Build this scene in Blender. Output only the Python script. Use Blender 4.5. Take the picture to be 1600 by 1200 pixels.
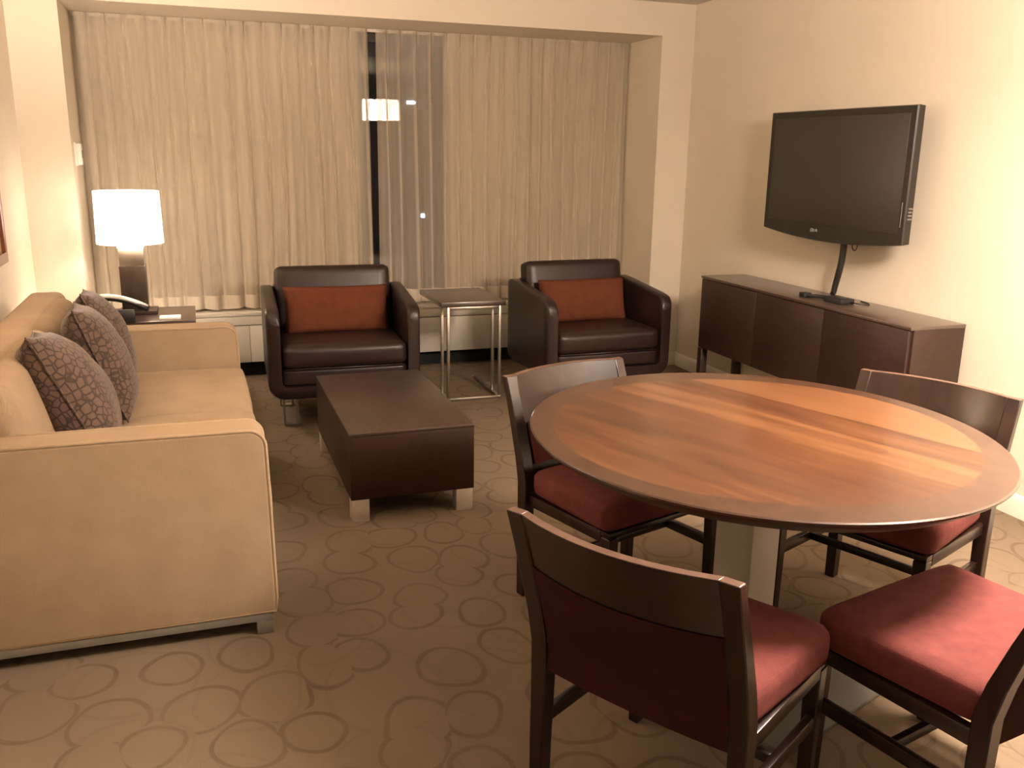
import bpy, bmesh, math, random
from mathutils import Vector, Matrix, noise
from math import sin, cos, pi, radians, sqrt
random.seed(7)
S = bpy.context.scene
for o in list(bpy.data.objects):
    bpy.data.objects.remove(o)
COL = S.collection

# ------------------------------------------------------------------ camera
YAW, PITCH, ROLL, FPX = radians(-19.32), radians(14.37), radians(.857), 1411.0
fw = Vector((-sin(YAW)*cos(PITCH), cos(YAW)*cos(PITCH), -sin(PITCH)))
rt = Vector((cos(YAW), sin(YAW), 0)); up = rt.cross(fw)
r2 = cos(ROLL)*rt + sin(ROLL)*up; u2 = -sin(ROLL)*rt + cos(ROLL)*up
cd = bpy.data.cameras.new('camera'); cam = bpy.data.objects.new('camera', cd); COL.objects.link(cam)
M = Matrix.Identity(4)
for i in range(3):
    M[i][0] = r2[i]; M[i][1] = u2[i]; M[i][2] = -fw[i]
M.translation = Vector((0, 0, 1.5))
cam.matrix_world = M
cd.sensor_width = 36; cd.lens = FPX/1600*36; cd.clip_start = .05; cd.clip_end = 200
S.camera = cam

# ------------------------------------------------------------------ world, exposure
w = bpy.data.worlds.new('night'); S.world = w; w.use_nodes = True
bg = w.node_tree.nodes['Background']; bg.inputs[0].default_value = (.010, .011, .016, 1); bg.inputs[1].default_value = 1.0
vs = S.view_settings
vs.view_transform = 'Standard'; vs.look = 'None'; vs.gamma = 1; vs.use_curve_mapping = False
vs.exposure = 2.42
WARM = (1.0, .805, .665)   # incandescent white as the camera balanced it
PENDANT_L = 28.0      # radiance of the pendant's diffusers
PENDANT_DOWN = 48.0   # light leaving the bottom diffuser
PENDANT_UP = 3.0     # light leaving the top of the drum
LAMP_L = 1.7          # table lamp shade
SCONCE_W = 30.0       # wall sconce bulb

# ------------------------------------------------------------------ material helpers
def new_mat(name):
    m = bpy.data.materials.new(name); m.use_nodes = True
    nt = m.node_tree; b = nt.nodes['Principled BSDF']
    return m, nt, b
def N(nt, kind, **kw):
    n = nt.nodes.new(kind)
    for k, v in kw.items():
        if k.startswith('i_'):
            key = k[2:]
            n.inputs[int(key) if key.isdigit() else key].default_value = v
        else: setattr(n, k, v)
    return n
def L(nt, a, b): nt.links.new(a, b)
def ramp(nt, pts):
    r = nt.nodes.new('ShaderNodeValToRGB'); e = r.color_ramp.elements
    e[0].position, e[0].color = pts[0][0], (*pts[0][1], 1)
    e[1].position, e[1].color = pts[-1][0], (*pts[-1][1], 1)
    for p, c in pts[1:-1]:
        x = e.new(p); x.color = (*c, 1)
    return r
def coords(nt, scale=(1, 1, 1), rot=(0, 0, 0)):
    t = nt.nodes.new('ShaderNodeTexCoord'); mp = nt.nodes.new('ShaderNodeMapping')
    mp.inputs['Scale'].default_value = scale; mp.inputs['Rotation'].default_value = rot
    L(nt, t.outputs['Object'], mp.inputs['Vector']); return mp.outputs['Vector']
def bump(nt, b, src, strength=.3, dist=.01):
    bp = N(nt, 'ShaderNodeBump'); bp.inputs['Strength'].default_value = strength; bp.inputs['Distance'].default_value = dist
    L(nt, src, bp.inputs['Height']); L(nt, bp.outputs[0], b.inputs['Normal'])
def mottled(name, c1, c2, scale=8, rough=.8, bscale=None, bstr=.2, bdist=.004, spec=.3, sheen=0, coat=0, aniso=(1, 1, 1), metal=0, coat_rough=.2):
    m, nt, b = new_mat(name)
    v = coords(nt, aniso)
    n = N(nt, 'ShaderNodeTexNoise'); n.inputs['Scale'].default_value = scale; n.inputs['Detail'].default_value = 5
    L(nt, v, n.inputs['Vector'])
    r = ramp(nt, [(.3, c1), (.7, c2)]); L(nt, n.outputs[0], r.inputs[0]); L(nt, r.outputs[0], b.inputs['Base Color'])
    b.inputs['Roughness'].default_value = rough; b.inputs['Specular IOR Level'].default_value = spec; b.inputs['Metallic'].default_value = metal
    if sheen:
        b.inputs['Sheen Weight'].default_value = sheen; b.inputs['Sheen Roughness'].default_value = .5
        b.inputs['Sheen Tint'].default_value = (*c2, 1)
    if coat:
        b.inputs['Coat Weight'].default_value = coat; b.inputs['Coat Roughness'].default_value = coat_rough
    if bscale:
        n2 = N(nt, 'ShaderNodeTexNoise'); n2.inputs['Scale'].default_value = bscale; n2.inputs['Detail'].default_value = 3
        L(nt, v, n2.inputs['Vector']); bump(nt, b, n2.outputs[0], bstr, bdist)
    return m
def wood(name, c1, c2, scale=(2, 30, 30), rough=.35, coat=.3, spec=.4, coat_rough=.15, rot=(0, 0, 0), coat_ior=1.5):
    m, nt, b = new_mat(name)
    v = coords(nt, scale, rot)
    n = N(nt, 'ShaderNodeTexNoise'); n.inputs['Scale'].default_value = 1.6; n.inputs['Detail'].default_value = 7; n.inputs['Distortion'].default_value = .6
    L(nt, v, n.inputs['Vector'])
    r = ramp(nt, [(.3, c1), (.72, c2)]); L(nt, n.outputs[0], r.inputs[0]); L(nt, r.outputs[0], b.inputs['Base Color'])
    b.inputs['Roughness'].default_value = rough; b.inputs['Coat Weight'].default_value = coat; b.inputs['Coat Roughness'].default_value = coat_rough
    b.inputs['Specular IOR Level'].default_value = spec; b.inputs['Coat IOR'].default_value = coat_ior
    bump(nt, b, n.outputs[0], .05, .002)
    return m
def plain(name, c, rough=.5, metal=0, spec=.5):
    m, nt, b = new_mat(name)
    b.inputs['Base Color'].default_value = (*c, 1); b.inputs['Roughness'].default_value = rough
    b.inputs['Metallic'].default_value = metal; b.inputs['Specular IOR Level'].default_value = spec
    return m
def glow(name, c, strength):
    m, nt, b = new_mat(name)
    b.inputs['Base Color'].default_value = (.8, .75, .65, 1)
    b.inputs['Emission Color'].default_value = (*c, 1); b.inputs['Emission Strength'].default_value = strength
    return m

MAT = {}
MAT['wall'] = mottled('wall_paint', (.66, .59, .475), (.68, .61, .49), 3, .9, 120, .06, .002, .15)
MAT['ceiling'] = mottled('ceiling_paint', (.60, .555, .48), (.62, .575, .50), 3, .95, 90, .06, .002, .1)
MAT['trim'] = mottled('trim_paint', (.72, .66, .56), (.75, .69, .58), 4, .5, None, spec=.4)
MAT['convector'] = mottled('convector_enamel', (.56, .53, .45), (.60, .56, .48), 3, .45, None, spec=.4)
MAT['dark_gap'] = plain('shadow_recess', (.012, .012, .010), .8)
MAT['sofa'] = mottled('tan_chenille', (.290, .208, .132), (.335, .245, .160), 9, .95, 260, .25, .003, .1, sheen=.35)
MAT['sofa_pipe'] = mottled('tan_piping', (.34, .25, .16), (.385, .285, .185), 30, .9, 200, .2, .002, .1)
MAT['leather'] = mottled('brown_leather', (.0135, .0064, .0048), (.021, .0102, .0078), 10, .40, 150, .25, .003, .35, coat=.12, coat_rough=.3)
MAT['rust'] = mottled('rust_fabric', (.098, .030, .015), (.122, .038, .019), 14, .92, 320, .3, .002, .1)
MAT['wenge'] = wood('dark_wenge_wood', (.016, .0050, .0025), (.030, .0105, .0052), (30, 2.5, 30), .42, .25, coat_rough=.34, spec=.25)
MAT['wenge_x'] = wood('dark_wenge_wood_cross', (.022, .009, .006), (.046, .020, .012), (2.5, 30, 30), .36, 1, coat_rough=.24)
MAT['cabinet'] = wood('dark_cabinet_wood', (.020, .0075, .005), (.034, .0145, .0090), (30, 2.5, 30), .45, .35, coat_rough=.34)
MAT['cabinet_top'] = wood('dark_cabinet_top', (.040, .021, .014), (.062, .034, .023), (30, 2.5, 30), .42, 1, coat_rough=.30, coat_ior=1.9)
MAT['wenge_top'] = wood('dark_wenge_top', (.034, .016, .010), (.058, .028, .017), (30, 2.5, 30), .40, 1, coat_rough=.28, coat_ior=1.8)
MAT['wenge_low'] = wood('dark_coffee_table_top', (.020, .0092, .0050), (.036, .017, .0093), (30, 2.5, 30), .46, .6, coat_rough=.30)
MAT['palewood'] = wood('pale_top_edge_wood', (.075, .038, .026), (.115, .062, .044), (18, 18, 2), .42, .4)  # paler wood for the upward faces of backrest and posts
MAT['chairwood'] = wood('chair_wood', (.0095, .0042, .0028), (.019, .0082, .0050), (18, 18, 2.0), .36, .42, coat_rough=.22, spec=.25)
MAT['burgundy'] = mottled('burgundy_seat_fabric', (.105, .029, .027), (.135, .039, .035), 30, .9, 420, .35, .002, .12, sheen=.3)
MAT['burgundy_shaded'] = mottled('burgundy_fabric_shaded', (.026, .006, .006), (.033, .008, .0075), 30, .9, 420, .2, .002, .1)  # seat burgundy darkened: shade of the unlit outer back put into the colour
MAT['chrome'] = mottled('brushed_steel', (.36, .33, .28), (.44, .40, .345), 4, .34, None, metal=1, aniso=(1, 1, 60))
MAT['steel_legs'] = mottled('satin_steel_legs', (.70, .66, .58), (.78, .73, .65), 5, .42, None, metal=.75, aniso=(1, 1, 60))
MAT['pewter'] = mottled('grey_metal_rail', (.20, .18, .15), (.24, .215, .18), 12, .5, None, metal=.4)
MAT['pedestal'] = mottled('grey_pedestal_metal', (.33, .31, .26), (.37, .34, .29), 4, .5, None, metal=.15)
MAT['plate'] = mottled('grey_base_plate', (.13, .13, .122), (.155, .155, .145), 5, .55, None, metal=.2)
MAT['black'] = plain('black_plastic', (.014, .013, .012), .40)
MAT['gloss_black'] = plain('black_bezel', (.019, .0165, .0135), .36)
MAT['white_plastic'] = plain('white_plastic', (.78, .74, .66), .4)
MAT['paper'] = plain('white_paper', (.85, .83, .78), .8)
MAT['silver'] = plain('silver_plastic', (.80, .78, .74), .25, .3)
MAT['logo_grey'] = plain('pale_grey_print', (.30, .285, .26), .5)
MAT['lampwood'] = wood('lamp_dark_wood', (.020, .012, .008), (.040, .024, .015), (20, 20, 2), .4, .2)
MAT['screen'] = plain('matt_lcd_screen', (.026, .022, .018), .42, 0, .7)
MAT['frame'] = wood('red_brown_frame', (.16, .05, .025), (.26, .085, .04), (20, 2, 20), .35, .3)
MAT['art'] = mottled('muted_print', (.30, .22, .14), (.45, .30, .18), 5, .8)
MAT['window_frame'] = plain('dark_aluminium', (.045, .042, .036), .4, .5)
MAT['shade_table'] = glow('lit_linen_shade', WARM, LAMP_L)
MAT['shade_pendant'] = glow('lit_drum_shade', WARM, PENDANT_L)
MAT['shade_pendant_bottom'] = glow('lit_drum_bottom', WARM, PENDANT_DOWN)
MAT['shade_pendant_top'] = glow('lit_drum_top', WARM, PENDANT_UP)
MAT['outdoor'] = plain('night_facade', (.02, .02, .024), .7)
MAT['lit_window'] = glow('lit_office_window', (.72, .80, 1.0), 5.0)

def carpet():
    m, nt, b = new_mat('pebble_carpet')
    t = N(nt, 'ShaderNodeTexCoord')
    warp = N(nt, 'ShaderNodeTexNoise', i_Scale=2.2); warp.inputs['Detail'].default_value = 2
    L(nt, t.outputs['Object'], warp.inputs['Vector'])
    sub = N(nt, 'ShaderNodeVectorMath', operation='SUBTRACT'); sub.inputs[1].default_value = (.5, .5, .5); L(nt, warp.outputs['Color'], sub.inputs[0])
    sc = N(nt, 'ShaderNodeVectorMath', operation='SCALE'); sc.inputs['Scale'].default_value = .16; L(nt, sub.outputs[0], sc.inputs[0])
    add = N(nt, 'ShaderNodeVectorMath', operation='ADD'); L(nt, t.outputs['Object'], add.inputs[0]); L(nt, sc.outputs[0], add.inputs[1])
    flat = N(nt, 'ShaderNodeVectorMath', operation='MULTIPLY'); flat.inputs[1].default_value = (1.0, .86, 0); L(nt, add.outputs[0], flat.inputs[0])
    def rings(scale, off, width):
        o = N(nt, 'ShaderNodeVectorMath', operation='ADD'); o.inputs[1].default_value = off; L(nt, flat.outputs[0], o.inputs[0])
        v = N(nt, 'ShaderNodeTexVoronoi', voronoi_dimensions='2D', feature='F1'); v.inputs['Scale'].default_value = scale; v.inputs['Randomness'].default_value = .62
        L(nt, o.outputs[0], v.inputs['Vector'])
        sep = N(nt, 'ShaderNodeSeparateColor'); L(nt, v.outputs['Color'], sep.inputs[0])
        rad = N(nt, 'ShaderNodeMapRange'); rad.inputs[3].default_value = .38; rad.inputs[4].default_value = .52; L(nt, sep.outputs[0], rad.inputs[0])
        d = N(nt, 'ShaderNodeMath', operation='SUBTRACT'); L(nt, v.outputs['Distance'], d.inputs[0]); L(nt, rad.outputs[0], d.inputs[1])
        a = N(nt, 'ShaderNodeMath', operation='ABSOLUTE'); L(nt, d.outputs[0], a.inputs[0])
        mr = N(nt, 'ShaderNodeMapRange', interpolation_type='SMOOTHSTEP'); mr.inputs[1].default_value = width*.35; mr.inputs[2].default_value = width; mr.inputs[3].default_value = 1; mr.inputs[4].default_value = 0
        L(nt, a.outputs[0], mr.inputs[0]); return mr.outputs[0], sep.outputs[1]
    r1, id1 = rings(5.0, (0, 0, 0), .050)
    brk = N(nt, 'ShaderNodeTexNoise', i_Scale=5.0); L(nt, t.outputs['Object'], brk.inputs['Vector'])
    bm_ = N(nt, 'ShaderNodeMapRange'); bm_.inputs[1].default_value = .35; bm_.inputs[2].default_value = .6; bm_.inputs[3].default_value = .6; L(nt, brk.outputs[0], bm_.inputs[0])
    mx = N(nt, 'ShaderNodeMath', operation='MULTIPLY'); L(nt, r1, mx.inputs[0]); L(nt, bm_.outputs[0], mx.inputs[1])
    r2_, id2 = rings(3.1, (3.3, 1.7, 0), .030)
    half = N(nt, 'ShaderNodeMath', operation='MULTIPLY'); half.inputs[1].default_value = .2; L(nt, r2_, half.inputs[0])
    lines = N(nt, 'ShaderNodeMath', operation='MAXIMUM'); L(nt, mx.outputs[0], lines.inputs[0]); L(nt, half.outputs[0], lines.inputs[1])
    base = N(nt, 'ShaderNodeTexNoise', i_Scale=1.3); L(nt, t.outputs['Object'], base.inputs['Vector'])
    br = ramp(nt, [(.35, (.162, .122, .083)), (.65, (.181, .137, .094))]); L(nt, base.outputs[0], br.inputs[0])
    mix = N(nt, 'ShaderNodeMix', data_type='RGBA'); L(nt, lines.outputs[0], mix.inputs[0]); L(nt, br.outputs[0], mix.inputs[6]); mix.inputs[7].default_value = (.126, .093, .061, 1)
    L(nt, mix.outputs[2], b.inputs['Base Color'])
    b.inputs['Roughness'].default_value = 1; b.inputs['Specular IOR Level'].default_value = .05
    pile = N(nt, 'ShaderNodeTexNoise', i_Scale=260.0); L(nt, t.outputs['Object'], pile.inputs['Vector'])
    h = N(nt, 'ShaderNodeMath', operation='MULTIPLY_ADD'); L(nt, lines.outputs[0], h.inputs[0]); h.inputs[1].default_value = -.8; L(nt, pile.outputs[0], h.inputs[2])
    bump(nt, b, h.outputs[0], .35, .004)
    return m
MAT['carpet'] = carpet()

def table_wood():
    # veneered field of planks inside a darker cross-banded rim
    m, nt, b = new_mat('table_top_veneer')
    t = N(nt, 'ShaderNodeTexCoord')
    mp = N(nt, 'ShaderNodeMapping'); mp.inputs['Scale'].default_value = (8, .9, 8); L(nt, t.outputs['Object'], mp.inputs['Vector'])
    n = N(nt, 'ShaderNodeTexNoise', i_Scale=2.6); n.inputs['Detail'].default_value = 6; n.inputs['Distortion'].default_value = .5; L(nt, mp.outputs[0], n.inputs['Vector'])
    sep = N(nt, 'ShaderNodeSeparateXYZ'); L(nt, t.outputs['Object'], sep.inputs[0])
    pl = N(nt, 'ShaderNodeMath', operation='MULTIPLY'); pl.inputs[1].default_value = 6.5; L(nt, sep.outputs[0], pl.inputs[0])
    fl = N(nt, 'ShaderNodeMath', operation='FLOOR'); L(nt, pl.outputs[0], fl.inputs[0])
    wn = N(nt, 'ShaderNodeTexWhiteNoise', noise_dimensions='1D'); L(nt, fl.outputs[0], wn.inputs['W'])
    mixv = N(nt, 'ShaderNodeMath', operation='MULTIPLY_ADD'); mixv.inputs[1].default_value = .5; L(nt, wn.outputs[0], mixv.inputs[0]); L(nt, n.outputs[0], mixv.inputs[2])
    r = ramp(nt, [(.3, (.034, .0120, .0052)), (.62, (.068, .0250, .0095)), (.95, (.122, .052, .0205))]); L(nt, mixv.outputs[0], r.inputs[0])
    ln = N(nt, 'ShaderNodeVectorMath', operation='LENGTH')
    fl2 = N(nt, 'ShaderNodeVectorMath', operation='MULTIPLY'); fl2.inputs[1].default_value = (1, 1, 0); L(nt, t.outputs['Object'], fl2.inputs[0]); L(nt, fl2.outputs[0], ln.inputs[0])
    st = N(nt, 'ShaderNodeMapRange', interpolation_type='SMOOTHSTEP'); st.inputs[1].default_value = .582; st.inputs[2].default_value = .588; L(nt, ln.outputs['Value'], st.inputs[0])
    rr = ramp(nt, [(.3, (.036, .0150, .0080)), (.75, (.058, .0265, .0145))])
    n2 = N(nt, 'ShaderNodeTexNoise', i_Scale=14.0); n2.inputs['Detail'].default_value = 4; L(nt, t.outputs['Object'], n2.inputs['Vector']); L(nt, n2.outputs[0], rr.inputs[0])
    mix = N(nt, 'ShaderNodeMix', data_type='RGBA'); L(nt, st.outputs[0], mix.inputs[0]); L(nt, r.outputs[0], mix.inputs[6]); L(nt, rr.outputs[0], mix.inputs[7])
    L(nt, mix.outputs[2], b.inputs['Base Color'])
    b.inputs['Roughness'].default_value = .34; b.inputs['Coat Weight'].default_value = .55; b.inputs['Coat Roughness'].default_value = .10; b.inputs['Specular IOR Level'].default_value = .3
    return m
MAT['tabletop'] = table_wood()

def pillow_mat():
    m, nt, b = new_mat('brown_pebble_pillow')
    v = coords(nt, (1, 1, 1))
    vo = N(nt, 'ShaderNodeTexVoronoi', feature='DISTANCE_TO_EDGE', i_Scale=38.0); L(nt, v, vo.inputs['Vector']); vo.inputs['Randomness'].default_value = .8
    mr = N(nt, 'ShaderNodeMapRange', interpolation_type='SMOOTHSTEP'); mr.inputs[1].default_value = .04; mr.inputs[2].default_value = .15; L(nt, vo.outputs['Distance'], mr.inputs[0])
    mix = N(nt, 'ShaderNodeMix', data_type='RGBA'); L(nt, mr.outputs[0], mix.inputs[0])
    mix.inputs[6].default_value = (.040, .021, .014, 1); mix.inputs[7].default_value = (.110, .066, .046, 1)
    L(nt, mix.outputs[2], b.inputs['Base Color']); b.inputs['Roughness'].default_value = .8; b.inputs['Sheen Weight'].default_value = .25
    bump(nt, b, mr.outputs[0], .3, .004)
    return m
MAT['pillow'] = pillow_mat()

def cloth(name, col, transp, transl=.3):
    m = bpy.data.materials.new(name); m.use_nodes = True; nt = m.node_tree
    for n in list(nt.nodes): nt.nodes.remove(n)
    out = N(nt, 'ShaderNodeOutputMaterial')
    v = coords(nt, (160, 160, 3))
    n = N(nt, 'ShaderNodeTexNoise', i_Scale=1.0); n.inputs['Detail'].default_value = 3; L(nt, v, n.inputs['Vector'])
    r = ramp(nt, [(.3, tuple(c*.90 for c in col)), (.7, col)]); L(nt, n.outputs[0], r.inputs[0])
    d = N(nt, 'ShaderNodeBsdfDiffuse'); L(nt, r.outputs[0], d.inputs[0])
    t = N(nt, 'ShaderNodeBsdfTranslucent'); L(nt, r.outputs[0], t.inputs[0])
    m1 = N(nt, 'ShaderNodeMixShader'); m1.inputs[0].default_value = transl; L(nt, d.outputs[0], m1.inputs[1]); L(nt, t.outputs[0], m1.inputs[2])
    tr = N(nt, 'ShaderNodeBsdfTransparent'); tr.inputs[0].default_value = (1, .97, .92, 1)
    m2 = N(nt, 'ShaderNodeMixShader'); m2.inputs[0].default_value = transp
    if transp:      # voile closes up where a fold is seen edge-on
        lw = N(nt, 'ShaderNodeLayerWeight'); lw.inputs[0].default_value = .5
        fr = N(nt, 'ShaderNodeMapRange'); fr.inputs[1].default_value = .05; fr.inputs[2].default_value = .50; fr.inputs[3].default_value = transp*1.25; fr.inputs[4].default_value = transp*.15
        L(nt, lw.outputs['Facing'], fr.inputs[0]); L(nt, fr.outputs[0], m2.inputs[0])
    L(nt, m1.outputs[0], m2.inputs[1]); L(nt, tr.outputs[0], m2.inputs[2])
    L(nt, m2.outputs[0], out.inputs[0]); return m
MAT['sheer'] = cloth('cream_sheer_voile', (.73, .655, .54), .45, .25)
MAT['sheer_hem'] = cloth('cream_sheer_hem', (.74, .665, .55), .12, .2)
MAT['drape'] = cloth('cream_drape', (.72, .64, .51), 0.0, .08)
def glass():
    m = bpy.data.materials.new('window_glass'); m.use_nodes = True; nt = m.node_tree
    for n in list(nt.nodes): nt.nodes.remove(n)
    out = N(nt, 'ShaderNodeOutputMaterial'); tr = N(nt, 'ShaderNodeBsdfTransparent'); tr.inputs[0].default_value = (.86, .88, .86, 1)
    g = N(nt, 'ShaderNodeBsdfGlossy'); g.inputs['Roughness'].default_value = 0.0
    f = N(nt, 'ShaderNodeFresnel'); f.inputs[0].default_value = 1.5
    m2 = N(nt, 'ShaderNodeMixShader'); L(nt, f.outputs[0], m2.inputs[0]); L(nt, tr.outputs[0], m2.inputs[1]); L(nt, g.outputs[0], m2.inputs[2]); L(nt, m2.outputs[0], out.inputs[0])
    return m
MAT['glass'] = glass()

# ------------------------------------------------------------------ object helpers
def thing(name, label, cat, loc=(0, 0, 0), rz=0, group=None):
    o = bpy.data.objects.new(name, None); COL.objects.link(o); o.empty_display_size = .1
    o.location = loc; o.rotation_euler = (0, 0, rz); o['label'] = label; o['category'] = cat
    if group: o['group'] = group
    return o
def tag(o, label, cat, group=None):
    o['label'] = label; o['category'] = cat
    if group: o['group'] = group
    return o
def obj(name, bm, mat, parent=None, smooth=38, bevel=0, seg=2, subsurf=0, label=None):
    me = bpy.data.meshes.new(name)
    bmesh.ops.recalc_face_normals(bm, faces=bm.faces)
    bm.to_mesh(me); bm.free()
    for mm in (mat if isinstance(mat, (list, tuple)) else [mat]): me.materials.append(mm)
    if smooth:
        for p in me.polygons: p.use_smooth = True
        if smooth < 180: me.set_sharp_from_angle(angle=radians(smooth))
    o = bpy.data.objects.new(name, me); COL.objects.link(o)
    if parent: o.parent = parent
    if bevel:
        md = o.modifiers.new('bevel', 'BEVEL'); md.width = bevel; md.segments = seg; md.limit_method = 'ANGLE'; md.angle_limit = radians(35)
    if subsurf:
        md = o.modifiers.new('sub', 'SUBSURF'); md.levels = subsurf; md.render_levels = subsurf
    if label: o['label'] = label
    return o
def struct(name, bm, mat, parent=None, smooth=30):
    o = obj(name, bm, mat, parent, smooth)
    if not parent: o['kind'] = 'structure'
    return o
def BM(): return bmesh.new()
def box(bm, x0, x1, y0, y1, z0, z1, bev=0, seg=2, mtx=None):
    t = bmesh.new()
    bmesh.ops.create_cube(t, size=1)
    for v in t.verts:
        v.co = Vector(((x0+x1)/2 + v.co.x*(x1-x0), (y0+y1)/2 + v.co.y*(y1-y0), (z0+z1)/2 + v.co.z*(z1-z0)))
    if bev: bmesh.ops.bevel(t, geom=list(t.edges), offset=bev, segments=seg, profile=.5, affect='EDGES')
    merge(bm, t, mtx); return bm
def merge(bm, t, mtx=None):
    if mtx is not None: bmesh.ops.transform(t, matrix=mtx, verts=t.verts)
    me = bpy.data.meshes.new('tmp'); t.to_mesh(me); t.free(); bm.from_mesh(me); bpy.data.meshes.remove(me)
def prism(bm, pts, axis, a0, a1, mtx=None, bev=0, seg=2):
    # pts: 2D outline in the two other axes (in order), extruded along axis from a0 to a1
    t = bmesh.new()
    def P(p, a):
        if axis == 'x': return (a, p[0], p[1])
        if axis == 'y': return (p[0], a, p[1])
        return (p[0], p[1], a)
    A = [t.verts.new(P(p, a0)) for p in pts]; B = [t.verts.new(P(p, a1)) for p in pts]
    n = len(pts)
    t.faces.new(A); t.faces.new(B[::-1])
    for i in range(n): t.faces.new((A[i], B[i], B[(i+1) % n], A[(i+1) % n]))
    bmesh.ops.recalc_face_normals(t, faces=t.faces)
    if bev:
        es = [e for e in t.edges if len(e.link_faces) == 2 and e.calc_face_angle(0) > radians(40)]
        bmesh.ops.bevel(t, geom=es, offset=bev, segments=seg, profile=.5, affect='EDGES')
    merge(bm, t, mtx); return bm
def tube(bm, pts, r, n=10, closed=False, cap=True):
    pts = [Vector(p) for p in pts]; rings = []
    rr = r if isinstance(r, (list, tuple)) else [r]*len(pts)
    up0 = None
    for i, p in enumerate(pts):
        a = pts[i-1] if (i > 0 or closed) else pts[i]
        b = pts[(i+1) % len(pts)] if (i < len(pts)-1 or closed) else pts[i]
        d = (b-a).normalized()
        if up0 is None:
            up0 = Vector((0, 0, 1)) if abs(d.z) < .9 else Vector((1, 0, 0))
        s = d.cross(up0)
        if s.length < 1e-4: s = d.orthogonal()
        s.normalize(); u = s.cross(d).normalized(); up0 = u
        rings.append([bm.verts.new(p + rr[i]*(cos(2*pi*k/n)*s + sin(2*pi*k/n)*u)) for k in range(n)])
    m = len(rings)
    for i in range(m if closed else m-1):
        A, B = rings[i], rings[(i+1) % m]
        for k in range(n): bm.faces.new((A[k], A[(k+1) % n], B[(k+1) % n], B[k]))
    if cap and not closed:
        bm.faces.new(rings[0][::-1]); bm.faces.new(rings[-1])
    return bm
def lathe(bm, prof, n=64, sx=1, sy=1, c=(0, 0)):
    rings = []
    for r, z in prof:
        if r < 1e-6: rings.append([bm.verts.new((c[0], c[1], z))])
        else: rings.append([bm.verts.new((c[0]+r*sx*cos(2*pi*k/n), c[1]+r*sy*sin(2*pi*k/n), z)) for k in range(n)])
    for A, B in zip(rings, rings[1:]):
        for k in range(n):
            q = [A[k % len(A)], A[(k+1) % len(A)], B[(k+1) % len(B)], B[k % len(B)]]
            u = []
            for v in q:
                if v not in u: u.append(v)
            if len(u) > 2: bm.faces.new(u)
    return bm
def arc(cx, cy, r, a0, a1, n=6):
    return [(cx+r*cos(radians(a0+(a1-a0)*i/n)), cy+r*sin(radians(a0+(a1-a0)*i/n))) for i in range(n+1)]
def rrect(x0, x1, y0, y1, r, n=5):
    return arc(x1-r, y1-r, r, 0, 90, n)+arc(x0+r, y1-r, r, 90, 180, n)+arc(x0+r, y0+r, r, 180, 270, n)+arc(x1-r, y0+r, r, 270, 360, n)
def cushion_mesh(w, h, t, n=22, pinch=.06, power=.45, crumple=.008, seed=0, round_=0):
    # soft pillow: width on X, height on Z, thickness on Y, centred
    bm = bmesh.new(); top, bot = {}, {}
    for side, D in ((1, top), (-1, bot)):
        for i in range(n+1):
            for j in range(n+1):
                u, v = -1+2*i/n, -1+2*j/n
                edge = i in (0, n) or j in (0, n)
                if side == -1 and edge: D[i, j] = top[i, j]; continue
                f = max(0, (1-u*u)*(1-v*v))**power
                x = w/2*u*(1-pinch*(1-v*v)); z = h/2*v*(1-pinch*(1-u*u))
                k = noise.noise(Vector((u*1.7+seed, v*1.7, side*3+seed)))
                y = side*(t/2*f + (crumple*k if not edge else 0))
                D[i, j] = bm.verts.new((x, y, z))
    for D, s in ((top, 1), (bot, -1)):
        for i in range(n):
            for j in range(n):
                q = (D[i, j], D[i+1, j], D[i+1, j+1], D[i, j+1])
                bm.faces.new(q if s == 1 else q[::-1])
    return bm
def soft_box(x0, x1, y0, y1, z0, z1, r, crown=(0, 0, 0), n=14):
    # upholstery block with round edges and crowned faces
    t = bmesh.new(); bmesh.ops.create_cube(t, size=2)
    bmesh.ops.subdivide_edges(t, edges=list(t.edges), cuts=n, use_grid_fill=True)
    hx, hy, hz = (x1-x0)/2, (y1-y0)/2, (z1-z0)/2
    c = Vector(((x0+x1)/2, (y0+y1)/2, (z0+z1)/2))
    for v in t.verts:
        a = v.co.copy()
        def warp(s, hh):      # push samples towards the edges so the rounding stays smooth
            s = max(-1, min(1, s)); return math.copysign(abs(s)**.72, s)
        p = Vector((warp(a.x, hx)*hx, warp(a.y, hy)*hy, warp(a.z, hz)*hz))
        q = Vector((max(-hx+r, min(hx-r, p.x)), max(-hy+r, min(hy-r, p.y)), max(-hz+r, min(hz-r, p.z))))
        d = p-q
        if d.length > 1e-9: p = q + d.normalized()*r
        ux, uy, uz = p.x/hx, p.y/hy, p.z/hz
        fx, fy, fz = 1-min(1, ux*ux), 1-min(1, uy*uy), 1-min(1, uz*uz)
        p.x += ux*crown[0]*sqrt(fy*fz); p.y += uy*crown[1]*sqrt(fx*fz); p.z += uz*crown[2]*sqrt(fx*fy)
        v.co = c+p
    return t
def dup(root, loc, rz, label, group=None):
    r = root.copy(); COL.objects.link(r); r.location = loc; r.rotation_euler = (0, 0, rz); r['label'] = label
    if group: r['group'] = group
    for ch in list(root.children):
        c = ch.copy(); COL.objects.link(c); c.parent = r
        for g in list(ch.children):
            d = g.copy(); COL.objects.link(d); d.parent = c
    return r

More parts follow.
